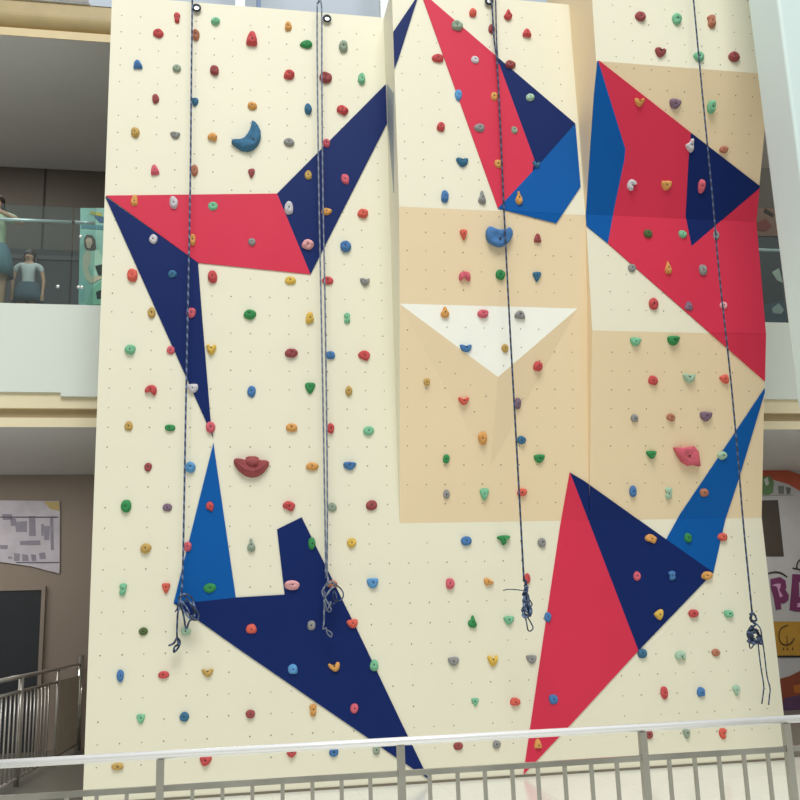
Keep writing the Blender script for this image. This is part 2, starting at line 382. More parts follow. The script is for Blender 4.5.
SH = {'round': [(.5, 0), (.36, .36), (0, .5), (-.36, .36), (-.5, 0), (-.36, -.36), (0, -.5), (.36, -.36)],
      'drop': [(0, .5), (.16, .3), (.2, .12), (.5, -.2), (.36, -.44), (0, -.5), (-.36, -.44), (-.5, -.2), (-.2, .12), (-.16, .3)],
      'wedge': [(-.2, .5), (.2, .5), (.5, -.42), (.2, -.5), (-.2, -.46), (-.5, -.42)],
      'spike': [(-.5, .42), (0, .5), (.5, .42), (.22, -.2), (0, -.5), (-.22, -.2)],
      'jug': [(-.5, .36), (-.2, .44), (.2, .44), (.5, .36), (.42, -.1), (.2, -.42), (0, -.5), (-.2, -.42), (-.42, -.1)],
      'bean': [(-.5, -.1), (-.4, .3), (0, .5), (.4, .3), (.5, -.2), (.4, -.5), (.2, -.3), (0, -.1), (-.2, -.3), (-.35, -.45)],
      'smile': [(-.5, .3), (-.3, .45), (-.1, .2), (.1, .2), (.3, .45), (.5, .3), (.3, -.3), (0, -.5), (-.3, -.3)],
      'rock': [(-.45, .12), (-.2, .5), (.3, .42), (.5, .05), (.3, -.45), (-.05, -.5), (-.42, -.3)],
      'chip': [(-.5, .2), (0, .5), (.5, .15), (.42, -.2), (.25, -.5), (-.1, -.3), (-.45, -.2)],
      'tee': [(-.5, .2), (-.45, .5), (.45, .5), (.5, .2), (.2, .05), (.18, -.4), (0, -.5), (-.15, -.4), (-.15, .02)],
      'block': [(-.5, .42), (.5, .42), (.5, -.42), (-.5, -.42)],
      'peanut': [(-.4, .3), (0, .5), (.42, .3), (.25, .05), (.34, -.3), (0, -.5), (-.34, -.3), (-.22, .02)]}
SN = {'round': 'round', 'drop': 'pear-shaped', 'wedge': 'tapered', 'spike': 'downward-pointing', 'jug': 'half-moon', 'bean': 'kidney-shaped', 'smile': 'smile-shaped', 'rock': 'lumpy', 'chip': 'angular', 'tee': 'T-shaped', 'block': 'rectangular', 'peanut': 'waisted', 'poly': 'large'}
def chaikin(P, n=2):
    for _ in range(n):
        Q = []
        for i in range(len(P)):
            a, c = P[i], P[(i + 1) % len(P)]
            Q += [(a[0] * .75 + c[0] * .25, a[1] * .75 + c[1] * .25), (a[0] * .25 + c[0] * .75, a[1] * .25 + c[1] * .75)]
        P = Q
    return P
# u, v, width, height (photo pixels), colour, shape, turn in degrees
H = """177 18.6 6 10 R peanut 0;158.4 34 10 8 R round 0;215.4 21.8 8.5 7 LG rock 0;196 35.6 7 10.5 BR rock 0;138.2 65 8.5 8.5 B wedge 8;176.8 68.6 8 7 GG round 0;214.4 70.8 8.4 9.4 M round 0;155.8 99.2 6.4 9 M rock 25;194.8 102.6 7 7.4 TB jug 0;135.4 133 8 9.5 OC rock 0;175.2 136 9.4 6 GR jug 0;212.4 137.4 9 7.8 O chip 0
251.6 39.4 10.5 13.5 R wedge 0;288.4 27 6.6 8.8 O round 0;306 44.8 12 7.6 G rock -18;343.2 47.4 8.4 11 GG round 10;289 75.6 10.4 8.4 R rock 0;325.6 78.2 12 10.4 M rock 0;361.4 79.2 6.8 10.8 LG round 0;252.4 106.6 9 7 O rock 0;308 109.4 7 10.4 TB round 0;342.6 111.2 11.4 8.8 R chip -10;289 142.6 10.4 8 GR round 0;326 144 7.6 8 P rock 0
472.6 13.2 7 8.4 RO round 0;507.6 15.2 8 10.4 R drop 0;457 27.2 11.6 9 GG rock 0;491.4 29.4 6.2 8.8 M round 0;526.4 33.6 8.4 8 R wedge 0;437.4 58.8 11.4 7.4 R round 0;474.6 60.6 8 7.4 W round 0;510.2 65.2 10.4 8 M round 0;458.2 95.6 7 11 LB rock 0;494 97.2 7 8.6 O round 0;529.8 98.2 8.6 7.4 PG round 0;440.6 127.6 8 8.2 R rock 0;478.8 128.8 10.8 8 GR rock 0;514 131 6.4 7 GG round 0;462.2 163 12 8 TB smile 0
640 16.8 10.8 8.8 M rock 0;676.4 19.4 9.4 11.2 LG round 0;711 22.2 8.2 12.4 BR peanut 0;660.4 53.4 11.2 8 M smile -8;698.4 57.2 10.8 9 LG chip 0;733.4 57.6 11.2 8.6 M round 0;639 102.6 10.4 7.6 O smile 0;675 104 12 9 PU jug 0;710.6 107.2 7.6 12 LG round 0;688.6 145.8 8 12.4 W drop -25;723.5 149.7 9 6.4 BR rock 0;700.9 186.6 7.4 12.6 P round -15
155.2 170.4 8 9.6 P wedge 15;194.2 170.8 7 11 BR round 0;134.4 201 6.6 11.2 O chip 30;173.6 203 8 12.4 W rock 0;212.8 207 9.4 8.4 LG round 0;153.4 239.8 8 9.4 W rock -20;192.4 240.4 6 11.4 O rock 0;172.6 274.6 8.4 7.4 TB round 0;132.4 275.6 9.8 12 RO round -10;212.6 277.2 9 11.4 R rock 20;151.6 312.8 7.4 10 OC round 0;191 313.6 9 9.4 P rock 0
251.4 173.6 6.4 8.8 M spike 0;308.2 175.6 7 9 OC round 0;345 179.6 8 10.4 P rock 10;288.6 208.8 8.4 12.6 W rock 25;326.4 212.2 10.4 7 O rock 0;362.6 214 10.4 8.2 RO rock 0;251.6 242.8 7.4 7.4 GR round 0;307.6 245.2 11.8 9.6 LP rock -10;345.8 247 10.6 10.2 B rock 20;290.4 281 10.6 7 Y round 0;327.6 280.8 11 7.2 R round 0;364.8 282.2 9.4 7 GR smile 0;250 315 12 8.8 G rock -10;309.6 318.5 8 10.6 Y chip 40;347 318.5 6 10 LG peanut 0
444.6 197 7.4 11.2 B rock 0;481.6 197.6 7.6 12.8 GR drop 0;498 164.4 7.6 8.4 O rock 0;536 165.4 8 6.4 TB smile 0;518.2 198.4 7.2 13 O drop 0;463.2 235.2 7.2 9.4 RO spike 0;537.2 238.2 7 8.2 M wedge 0;464.4 276.6 11.4 8.8 P bean 0;500.2 275 9.4 9.4 G rock 0;536.8 277.2 8.6 9 TB spike 0;444.6 312.4 8.4 10.4 O drop 0;482.6 314.2 10.8 7.4 P rock 0;519.6 315 10.6 7.4 GR jug 180
631.4 185.2 10 10.2 W bean 60;665.6 185.8 10.6 8.6 O jug 0;647.4 234.2 9 7.6 DG round 0;682.2 234.8 8.8 7.4 LG round 0;715.6 236 6.4 9.6 GR round 0;631.4 268.2 7.4 7 GR round 0;667.4 268 6.8 12 O drop 0;702.4 270.4 8.2 10.2 GR block 0;653.2 304 9.4 10.8 R round 15;688 306.4 8.4 8.4 PU wedge 0;722.8 306 7.8 6.8 LP round 0
130.2 349.8 10.4 9 LG rock 0;170.8 350.2 7.6 7.4 P rock 0;211.4 350 9.4 9.6 Y smile 0;150.8 390.6 11.4 9.2 R bean -20;192.4 388.6 11 8.4 W jug 12;128.6 426.2 7.8 8.6 OC rock 0;170.2 427.8 9.8 5.8 G block 0;210.6 427.4 9 10.4 P round 0;148.2 467.4 7.4 8 M rock 0;190.2 467.6 10.2 9.8 LB rock 0
291.2 353.6 12.6 7.8 M rock -8;330 355.4 9.6 7 B block 0;363.8 355.8 11.6 9.4 R chip 0;251.6 392 8.2 10.4 B rock 0;310.2 388.6 10 10 G spike 0;348.8 391.2 6.8 9.2 OC round 0;291.6 428 11 7 O round 0;330.6 428.4 6.8 9.6 R rock 0;368.6 431 10.6 8.2 LG round 0;312.2 466.8 12.4 7 O rock -5;349.8 466.4 12.8 7 B jug 0
465.6 348.4 11.6 6.8 B smile 0;504.8 348.6 7 7.6 OC rock 0;537.2 366.4 9 9 R rock 0;426.8 382 6.2 6.6 OC round 0;463.4 401 10.4 7.2 RO smile 0;517.4 403.6 7.4 10.4 PU rock 0;482.4 438.4 8.6 12 O rock 15;521.2 440 8.8 7.4 TB rock 0;446.2 459 6.6 8.2 G rock 0;539 458.8 10.8 7.8 G jug 0
635.2 341.8 11 7.8 LG jug -10;672.8 340.8 12 8.6 G jug 0;652.8 380.4 9.8 8.6 R rock 0;688.6 378.4 12.6 8.2 PG smile 0;723.6 379 9.4 8.6 RO wedge 200;634.2 418 7.4 7 GR rock 20;670.4 417.6 8.6 7 BR chip 0;705.4 416.8 11.8 8.8 PU jug 0;650.8 454.8 10.4 7.4 G spike 0;721.8 455.7 9.4 7.6 PG round 0
126.2 506.2 9.8 11.4 G round 10;167.4 507.6 9 7 PU rock 0;209.8 506.6 7.8 9 R chip 0;146 548.6 10.4 9 OC rock -15;187.6 546.8 7.8 8.6 P rock 0;123 589.6 7 11 LG peanut 0;166 588.4 7.8 9 RO spike 0;209.8 588.2 12.4 8.6 G round 0;143.4 631.4 8.6 7 DG round 0;186 631.4 9.4 7 PG rock 0
288.8 506.4 12 9.2 R chip 0;332.2 507.4 8.6 8.2 GG round 0;371.4 505.4 11 9 M round 0;251.2 545.2 7.8 12 GG drop 0;311.6 543.8 7 11 G round 0;351.6 543.2 9 8.6 Y rock 0;291.8 585.4 14.4 8.6 LP round 0;331.6 584.4 11 7 BR rock 0;372.4 583.4 11 8.6 LB jug 0;251.2 628.6 10.4 8.6 RO rock 20;311.4 625.4 7.8 8.6 GR block 0;352 624 11 8 RO jug 8
446.4 494 6.4 8 GR rock 0;484.2 494.4 9 11 LG spike 0;522 492.4 10 7 RO rock 0;466.2 541 10.6 8.2 B round 0;503.4 540.4 13 8.8 G tee 0;541.4 543 8 8.4 GR round 0;450.2 583.8 8.6 9.6 P round 0;488.6 582 9.4 7 O wedge 30;527.2 578.6 5.6 9.2 R round 0;472 621.6 8.4 11 G drop -10;508.8 620.6 10.6 7.8 LG jug 0;547.4 617.4 6.6 9 B rock 0
632.6 491.4 7 10.4 B round 0;668.2 493.2 7 11 PG peanut 0;703.7 492.6 9.2 7.6 BR rock 25;650.2 539 12 8.6 O chip 0;687.4 537.8 8 8.6 G rock 0;721.5 537.2 10 7.2 RO round 0;636.6 576.2 7.8 8.6 P round 0;671.6 575.6 7.8 8.8 B peanut 0;706.4 575.6 12.2 7.4 O rock -5;657.8 614.8 9.4 9.6 Y wedge -40;693.2 613.4 10.2 7 R round 0;728 613.7 9.2 6.6 LG block 0
120.2 676 7 11 B round 0;163.8 674.8 10.4 6.4 R round 0;207.4 673 11 7 OC smile 0;140.8 719 8 8.6 LG wedge 180;184.4 716.8 9 8.6 TB rock 0;117.4 766.4 11.4 6 OC round 0;205.8 761 11.4 8.6 R jug 0
292.6 669 9.4 8.8 LB round 0;333.8 666.8 11.6 8.4 O smile 12;374 665.6 8.6 10.2 LG round 0;250.2 714 9 7.4 M rock 0;313 710.2 7 11 O peanut 0;354 708.4 8 8.8 P round 0;291.4 753 10 8.2 R jug 0;333.6 752 9 8.2 B round 0;376.2 749.6 6.8 8.6 GG block 0
453.4 661.4 10.8 7.8 GR jug 0;492.6 660.8 10.2 9.6 Y smile 0;531.2 659.4 10.2 7.4 GR jug 0;475 702.2 7.4 7 LG spike 0;514.8 701.6 10 7 RO rock 0;553 699.4 9.4 8.8 B block 0;458 746 9.4 7.2 M round 0;496.6 744.4 8 7.2 GR rock 0;537.2 743.4 7.4 8.6 O wedge 0
642 653.6 9.4 8.2 TB rock 15;679.6 655.6 10.2 8.2 PG bean 0;715.4 652.6 8.6 6.6 BR round 0;664 692.8 7.4 11 R round 0;700.4 691.8 8 8.4 B chip 25;736 690.4 7.8 9.6 PG drop 180;648.6 734.6 8.6 7.4 M round 0;686 733.6 7 8.2 GG wedge 180;722.5 733.5 7.8 9.4 RO bean 70"""
HL = []
for l in H.split('\n'):
    for t in l.split(';'):
        a = t.split(); HL.append([float(a[0]), float(a[1]), float(a[2]), float(a[3]), a[4], a[5], float(a[6]), None])
HL.append([247, 138, 30, 30, 'TB', 'poly', 0, [(252, 122.5), (255.5, 124.5), (258.5, 128), (260.8, 133), (261, 138), (259.8, 142.5), (257, 147), (253, 150.5), (248, 152.2), (242, 151.5), (237, 148.5), (231.5, 143.8), (236, 143.6), (240.5, 142.2), (244.5, 139.8), (247.8, 136.4), (250.2, 132), (251.6, 127)]])
HL.append([499, 237, 28, 22, 'B', 'poly', 0, [(485.2, 236), (486, 229.5), (489.5, 226.2), (494, 229.5), (500, 230.5), (506, 229.8), (509.5, 227), (512.8, 234), (509.5, 242), (504, 246.6), (498, 247.8), (491, 245), (487, 241.5)]])
HL.append([251.5, 467, 36, 20, 'M', 'poly', 0, [(233.4, 460.5), (237, 459.5), (245, 462), (246, 457.6), (258, 457.8), (259.5, 461.8), (267, 461.6), (269.8, 464), (265, 472), (259, 476.5), (252, 478), (244.5, 476), (239, 471.5), (234, 465)]])
HL.append([686, 456.5, 25, 20, 'P', 'poly', 0, [(672.6, 447.6), (682, 447.8), (692.5, 446.4), (696.5, 452), (698.6, 466.6), (693, 465), (687, 466), (680.5, 462), (676.5, 455.5)]])
def make_hold(h, idx):
    u, v, wd, ht, c, sh, rot, poly = h
    rnd = random.Random(idx * 7 + 3)
    P, fc = hit(u, v); N = fc['N']; U = V((1, 0, 0)); U = (U - N * U.dot(N)).normalized(); Vv = N.cross(U)
    if Vv.z < 0: Vv = -Vv
    big = poly is not None
    if big:
        q2 = []
        for (a, d) in poly:
            X = inter(fc, a, d); r = X - P; q2.append((r.dot(U), r.dot(Vv)))
        outl = chaikin(q2, 1 if c in 'BM' else 0); dep = 0.075
    else:
        mpp = depth(P) / F
        W = wd * mpp * 1.04; Hh = ht * mpp / 0.93 * 1.04
        ca, sa = math.cos(math.radians(rot)), math.sin(math.radians(rot))
        base = [(x + rnd.uniform(-.05, .05), y + rnd.uniform(-.05, .05)) for x, y in SH[sh]]
        base = chaikin(base, 2)
        bx = [(x * ca - y * sa, x * sa + y * ca) for x, y in base]
        x0, x1 = min(p[0] for p in bx), max(p[0] for p in bx); y0, y1 = min(p[1] for p in bx), max(p[1] for p in bx)
        outl = [(((x - (x0 + x1) / 2) / (x1 - x0)) * W, ((y - (y0 + y1) / 2) / (y1 - y0)) * Hh) for x, y in bx]
        dep = (0.34 + rnd.random() * 0.16) * math.sqrt(W * Hh)
    n = len(outl)
    # hub: a point well inside the outline
    cx = sum(p[0] for p in outl) / n; cy = sum(p[1] for p in outl) / n
    if big and sh == 'poly' and c == 'TB': cx, cy = V(inter(fc, 254, 143) - P).dot(U), V(inter(fc, 254, 143) - P).dot(Vv)
    elif big and c == 'B': cx, cy = 0, -0.03
    tip = (rnd.uniform(-.12, .12), rnd.uniform(-.05, .2))
    rings = [(1.0, 0.0), (1.0, 0.28), (0.93, 0.6), (0.76, 0.86), (0.5, 1.0), (0.3, 0.97)]
    if big: rings = [(1.0, 0.0), (0.99, 0.55), (0.95, 0.8), (0.86, 0.95), (0.7, 1.0), (0.4, 0.97)]
    vs = []; fs = []
    sd = V((idx * 1.7, idx * .9, 0))
    for (s, z) in rings:
        for (x, y) in outl:
            xx = cx + (x - cx) * s + tip[0] * dep * z; yy = cy + (y - cy) * s + tip[1] * dep * z
            k = 1 + 0.35 * pnoise(V((xx, yy, z * dep)) * (22 if not big else 12) + sd) * (z > 0)
            vs.append(P * 0 + U * xx + Vv * yy + N * (dep * z * k + ((0.001 if big else -0.003) if z == 0 else 0)))
    for i in range(len(rings) - 1):
        for k in range(n):
            j = (k + 1) % n; fs.append([i * n + k, i * n + j, (i + 1) * n + j, (i + 1) * n + k])
    top = U * (cx + tip[0] * dep) + Vv * (cy + tip[1] * dep)
    L = (len(rings) - 1) * n
    vs.append(top + N * dep * 0.8); ci = len(vs) - 1
    for k in range(n): fs.append([L + k, L + (k + 1) % n, ci])
    fs.append(list(range(n))[::-1])
    q = MB(); q.mesh(vs, fs, 0, True); o = q.build('climbing_hold', hmat(c)); o.location = P
    # bolt in its recess
    q = MB(); r = 0.0075 if not big else 0.011; c0 = top + N * (dep * 0.84)
    A = [c0 + (U * math.cos(a * math.pi / 3) + Vv * math.sin(a * math.pi / 3)) * r for a in range(6)]
    q.prism(A, N * dep * 0.14); bo = q.build('bolt', DSTEEL, o)
    return o, fc
# ---- wording that singles each hold out
def surf(u, v):
    for k, (c, s, p) in enumerate(PAINT):
        if inpoly_px(p, u, v): 
            return ['the red band', 'the long navy spike', 'the upper navy kite', 'the blue spike at left', 'the large navy shard', 'the navy sliver', 'the long red shard', 'the small upper navy triangle', 'the blue facet in the middle', 'the blue facet at right', 'the big red panel', 'the navy inset triangle', 'the right blue spike', 'the lower right navy triangle', 'the tall lower red shard'][k]
    fc = hit(u, v)[1]; s = fc['sec']
    if s == 'W': return 'the white triangle' if fc['m'] == 0 else 'the beige wedge'
    if s == 'L':
        return ('the cream wall above the red band' if v < 196 else 'the cream wall left of the navy spike' if (u < 200 and v < 450) else 'the cream left wall below the red band' if v < 480 else 'the lower cream left wall' if v < 620 else 'the cream left wall near the floor')
    if s == 'M': return 'the top cream middle wall' if v < 207 else 'the upper beige panel' if v < 304 else 'the beige middle panel' if v < 523 else 'the lower cream middle wall'
    return 'the top cream right wall' if v < 65 else 'the upper right beige panel' if v < 215 else 'the cream triangle under the red panel' if v < 332 else 'the right beige panel' if v < 521 else 'the lower cream right wall'
info = [(h[0], h[1], HC[h[4]][0], SN[h[5]], surf(h[0], h[1])) for h in HL]
def near(i, dx, dy):
    u, v = info[i][:2]; best = None
    for j, t in enumerate(info):
        if j == i: continue
        a, c = t[0] - u, t[1] - v
        al = a * dx + c * dy; pe = abs(a * dy - c * dx)
        if 15 < al < 58 and pe < al * 0.6:
            if best is None or al + pe < best[0]: best = (al + pe, j)
    return best[1] if best else None
DIRS = [('directly below', 0, -1), ('directly above', 0, 1), ('right of', -1, 0), ('left of', 1, 0), ('below and left of', .7, -.7), ('below and right of', -.7, -.7), ('above and left of', .7, .7), ('above and right of', -.7, .7)]
def art(w_): return ('an ' if w_[0] in 'aeiou' else 'a ') + w_
def cand(i):
    u, v, c, s, f = info[i]; L = []
    L.append((c, s, f, '')); rel = []
    for nm, dx, dy in DIRS:
        j = near(i, dx, dy)
        if j is not None: rel.append((nm, info[j][2]))
    for r in rel: L.append((c, s, f, ', %s %s hold' % (r[0], art(r[1]))))
    if len(rel) > 1:
        for a in range(len(rel)):
            for d in range(a + 1, len(rel)):
                if rel[a][0] in ('directly below', 'directly above', 'right of', 'left of') and rel[d][0] in ('directly below', 'directly above', 'right of', 'left of'):
                    L.append((c, s, f, ', %s %s, %s %s' % (rel[a][0], rel[a][1], rel[d][0], rel[d][1])))
    return L
CA = [cand(i) for i in range(len(info))]
def text(t): return '%s %s hold on %s%s' % (t[1], t[0], t[2], t[3])
labels = []
for i in range(len(info)):
    pick = None
    for t in CA[i]:
        # unique when no other hold of that colour on that surface could carry the same relation
        if all(not any((x[0], x[2], x[3]) == (t[0], t[2], t[3]) for x in CA[j]) for j in range(len(info)) if j != i):
            s_ = text(t)
            if len(s_.split()) <= 16: pick = s_; break
    if pick is None:
        for t in CA[i]:
            if all(not any((x[0], x[2], x[3]) == (t[0], t[2], t[3]) for x in CA[j]) for j in range(len(info)) if j != i) and len(text(t).split()) <= 17: pick = text(t).replace(t[1] + ' ', '', 1); break
    if pick is None:
        for t in CA[i]:
            if all(not any((x[0], x[1], x[2], x[3]) == t for x in CA[j]) for j in range(len(info)) if j != i) and len(text(t).split()) <= 16: pick = text(t); break
    if pick is None: 
        print('NO UNIQUE LABEL', i, info[i]); pick = text(CA[i][-1])
    labels.append(pick if i != 115 else 'two-tone blue hold, first one straight above the big maroon bowl hold')
print('labels', len(labels), 'unique', len(set(labels)), 'maxwords', max(len(l.split()) for l in labels))
for i, h in enumerate(HL):
    o, fc = make_hold(h, i)
    lb = labels[i]
    if h[7]:
        lb = {'TB': 'big dull blue crescent hold on the cream wall above the red band', 'B': 'big blue smile-shaped hold on the upper beige panel', 'M': 'big brownish maroon bowl hold on the cream left wall', 'P': 'big pinkish red slab hold on the right beige panel'}[h[4]]
    if h[7] and h[4] == 'M':
        N = fc['N']; q = MB(); q.tube([inter(fc, a, d) - o.location + N * 0.068 for a, d in ((238, 463.5), (241, 467), (246, 470.5), (252, 472), (258, 470.5), (263, 467), (266, 463.5))], [0.004, .014, .018, .02, .018, .014, .004], 8)
        q.ell(inter(fc, 252, 463) - o.location + N * 0.06, (0.07, 0.05, 0.045)); q.build('ridge', hmat('M'), o)
    tag(o, lb, 'climbing hold', 'climbing holds bolted to the wall')

# ------------------------------------------------------------------ ROPES and ANCHORS
def ropemat(name, a, c, sc):
    m_ = bpy.data.materials.new(name); m_.use_nodes = True; t = m_.node_tree; b_ = t.nodes['Principled BSDF']; b_.inputs['Roughness'].default_value = 0.7
    g = t.nodes.new('ShaderNodeTexCoord'); wv = t.nodes.new('ShaderNodeTexWave'); wv.bands_direction = 'DIAGONAL'; wv.inputs['Scale'].default_value = sc; wv.inputs['Distortion'].default_value = 1.0
    r = t.nodes.new('ShaderNodeValToRGB'); r.color_ramp.elements[0].position = 0.6; r.color_ramp.elements[1].position = 0.75
    r.color_ramp.elements[0].color = (*[lin(x) for x in a], 1); r.color_ramp.elements[1].color = (*[lin(x) for x in c], 1)
    t.links.new(g.outputs['Object'], wv.inputs['Vector']); t.links.new(wv.outputs['Fac'], r.inputs[0]); t.links.new(r.outputs[0], b_.inputs['Base Color']); return m_
RPE = ropemat('navy_flecked_rope', (46, 62, 92), (112, 130, 165), 7)
RPG = ropemat('grey_blue_rope', (100, 110, 130), (132, 142, 162), 6)
RPD = ropemat('dark_navy_rope', (36, 48, 70), (78, 94, 128), 7)
def path(px, Y, sub=4, wob=0.0, seed=0):
    P = [at(u, v, Y) for u, v in px]; rnd = random.Random(seed); out_ = []
    if len(P) == 2: return P
    for i in range(len(P) - 1):
        a = P[max(0, i - 1)]; b_ = P[i]; c = P[i + 1]; d = P[min(len(P) - 1, i + 2)]
        for k in range(sub):
            t = k / sub
            out_.append(0.5 * ((2 * b_) + (c - a) * t + (2 * a - 5 * b_ + 4 * c - d) * t * t + (3 * b_ - a - 3 * c + d) * t ** 3) + V((0, rnd.uniform(-wob, wob), 0)))
    out_.append(P[-1]); return out_
def strand(name, parent, px, Y, r, m_, **k):
    q = MB(); q.tube(path(px, Y, **k), r, 8); return q.build(name, m_, parent)
RG = 'top ropes hanging down the climbing wall'
# rope on the left
R1 = empty('climbing_rope', at(180, 640, -0.16), 'leftmost rope, single dark strand with looped bundle by the blue spike', 'rope', RG)
strand('strand', R1, [(192.8, -40), (191.6, 60), (190.2, 190), (188, 300), (185.6, 420), (184.2, 500), (182.6, 575), (180.5, 598)], -0.13, 0.0095, RPE)
strand('coil', R1, [(181, 598), (179, 610), (186, 600), (195, 608), (199, 616), (196, 620), (188, 617), (181, 603), (184, 594), (192, 598), (195, 612), (192, 620), (186, 606), (180, 600)], -0.16, 0.009, RPE, wob=0.02, seed=1)
strand('coil', R1, [(181, 604), (184, 618), (186, 629), (189, 622), (194, 612), (188, 600), (182, 594), (179, 600), (183, 606)], -0.13, 0.009, RPD, wob=0.01, seed=2)
strand('tail', R1, [(179, 604), (177.6, 615), (177, 628), (177, 637)], -0.12, 0.009, RPD)
strand('tail_knot', R1, [(175, 612), (177.5, 608), (178, 603)], -0.12, 0.007, RPD)
strand('tail_knot', R1, [(169, 645.5), (174, 643), (177, 638), (180, 642), (178, 648), (174, 652), (174.5, 647), (178, 644), (177, 637)], -0.12, 0.010, RPD, wob=0.01, seed=3)
# second rope: two strands
R2 = empty('climbing_rope', at(325, 620, -0.17), 'pale grey-blue double-strand rope with tangled end on the large navy shard', 'rope', RG)
strand('strand', R2, [(319, -40), (318.6, 0.5), (317.2, 8), (317.4, 80), (319, 200), (321, 300), (323.5, 430), (325, 520), (326, 578)], -0.15, 0.0085, RPG)
strand('strand', R2, [(318.8, 2.2), (321.6, 7), (321.8, 80), (323, 200), (325, 300), (326.8, 430), (327.4, 520), (327, 578)], -0.15, 0.0085, RPG)
strand('knot', R2, [(325, 570), (328, 580), (324, 588), (322, 592), (325, 597), (330, 590), (335, 585), (331, 582), (326, 586)], -0.17, 0.010, RPG, wob=0.02, seed=4)
strand('coil', R2, [(335, 584), (341, 589), (343.5, 595), (341, 600), (336, 601), (333, 598), (334, 590), (337, 600), (333, 604), (331, 607)], -0.14, 0.0065, RPD, wob=0.01, seed=5)
strand('coil', R2, [(324, 590), (326, 600), (331, 609), (329, 612), (326, 607), (325, 598), (328, 603), (331, 602), (326, 611), (324, 602), (325, 592)], -0.16, 0.0065, RPG, wob=0.02, seed=6)
strand('tail', R2, [(324.5, 600), (324, 612), (324, 622), (323, 629), (326, 628), (327, 633), (331, 637), (331.5, 633), (327, 630)], -0.15, 0.0075, RPG)
# third rope
R3 = empty('climbing_rope', at(526, 620, -0.62), 'dark rope with fat knotted bundle hanging in front of middle section', 'rope', RG)
strand('strand', R3, [(490, -40), (491.8, 0), (494.2, 40), (497, 62), (500, 120), (504.2, 215), (509.5, 320), (514, 400), (519, 490), (524, 582)], -0.62, 0.0095, RPD)
strand('strand', R3, [(494.4, -40), (495.6, 0), (496.6, 40), (498, 64)], -0.62, 0.008, RPD)
strand('tail', R3, [(503, 590.5), (508, 589.4), (515, 589.6), (524, 590.6)], -0.62, 0.005, RPD)
strand('knot', R3, [(524.5, 580), (527, 590), (524, 596), (528, 604), (524, 612), (529, 616), (526, 606), (530, 612), (527, 598), (524, 604), (525, 590), (526, 584)], -0.60, 0.014, RPE, wob=0.03, seed=7)
strand('knot', R3, [(524, 592), (523.5, 604), (523, 615), (526, 617), (530, 612), (528, 600), (526, 592), (525, 602), (527, 612)], -0.64, 0.013, RPE, wob=0.03, seed=8)
strand('coil', R3, [(527.5, 597), (532, 604), (530, 607), (529, 603), (532, 611), (530, 617)], -0.63, 0.0065, RPD)
strand('coil', R3, [(525.5, 616), (526.8, 624), (528, 630), (530.5, 631), (533, 628), (531, 623), (527.5, 617)], -0.62, 0.0065, RPD)
# fourth rope
R4 = empty('climbing_rope', at(755, 660, -1.34), 'rightmost rope with coiled knot and two loose ends', 'rope', RG)
strand('strand', R4, [(688.5, -56), (694, 5), (703, 100), (711.8, 190), (717, 250), (722, 300), (730, 372), (738.2, 460), (743, 520), (752, 612)], -1.34, 0.0090, RPD)
strand('knot', R4, [(752, 610), (750.5, 616), (754, 622), (756, 617), (752, 613), (751, 620), (755, 624), (753, 628)], -1.33, 0.010, RPD, wob=0.02, seed=9)
strand('coil', R4, [(752, 626), (749, 632), (750, 641), (756, 643), (760, 638), (757, 632), (752, 634), (754, 642), (761, 641), (757, 632), (750, 628), (749.5, 638), (755, 639)], -1.32, 0.014, RPD, wob=0.03, seed=10)
strand('coil', R4, [(750, 629), (748.6, 636), (749.5, 642), (751.5, 636), (750.5, 630), (749.8, 639), (753, 643.5), (758, 641), (760, 644), (757, 637)], -1.36, 0.015, RPD, wob=0.03, seed=12)
strand('coil', R4, [(754, 640), (749.5, 644), (750.5, 648.5), (753.5, 645), (754, 640)], -1.32, 0.006, RPD)
strand('tail', R4, [(758, 640), (759, 652), (761, 668), (763.6, 684), (763.4, 692), (761.8, 704)], -1.33, 0.0065, RPD)
strand('tail', R4, [(754, 622), (760, 628), (762, 638), (764.5, 655), (767, 676), (770, 688), (769.5, 696), (768.6, 705)], -1.35, 0.0065, RPD)
for r in (R1, R2, R3, R4): rebase(r)
for (u, v, Y, lb) in ((196.6, 9.4, 0, 'round steel anchor beside the leftmost rope'), (326.8, 20, 0, 'round steel anchor right of the double-strand rope'), (488.4, 2.8, -0.55, 'round steel anchor at top of the middle section')):
    P = at(u, v, Y); E_ = empty('belay_anchor', P, lb, 'anchor', 'steel belay anchors along the wall top')
    q = MB(); n = 18
    q.tube([P + V((0.038 * math.cos(a * 2 * math.pi / n), -0.03, 0.038 * math.sin(a * 2 * math.pi / n))) for a in range(n)], 0.014, 8, closed=True); q.build('ring', mat('dark_anchor_steel', (60, 66, 72), 0.3, 0.7), E_)
    q = MB(); q.prism([P + V((0.034 * math.cos(a * 2 * math.pi / n), 0.002, 0.034 * math.sin(a * 2 * math.pi / n))) for a in range(n)], V((0, -0.03, 0))); q.build('cap', mat('bright_steel', (235, 235, 235), 0.3, 0.6), E_)
    rebase(E_)

# ------------------------------------------------------------------ white column at right
pc = at(778, 0, -2.2); XC = pc.x; pb = atX(747.5, 0, XC)
CLM = mat('pale_blue_column_paint', (214, 232, 230), 0.4, var=0.015, scale=0.5)
q = MB(); q.box((XC, -2.2, 0), (XC + 0.62, pb.y, 10.5))
o = q.build('column', CLM); tag(o, 'smooth pale blue-white square column at the right front of the wall', 'column')
md = o.modifiers.new('b', 'BEVEL'); md.width = 0.03; md.segments = 3

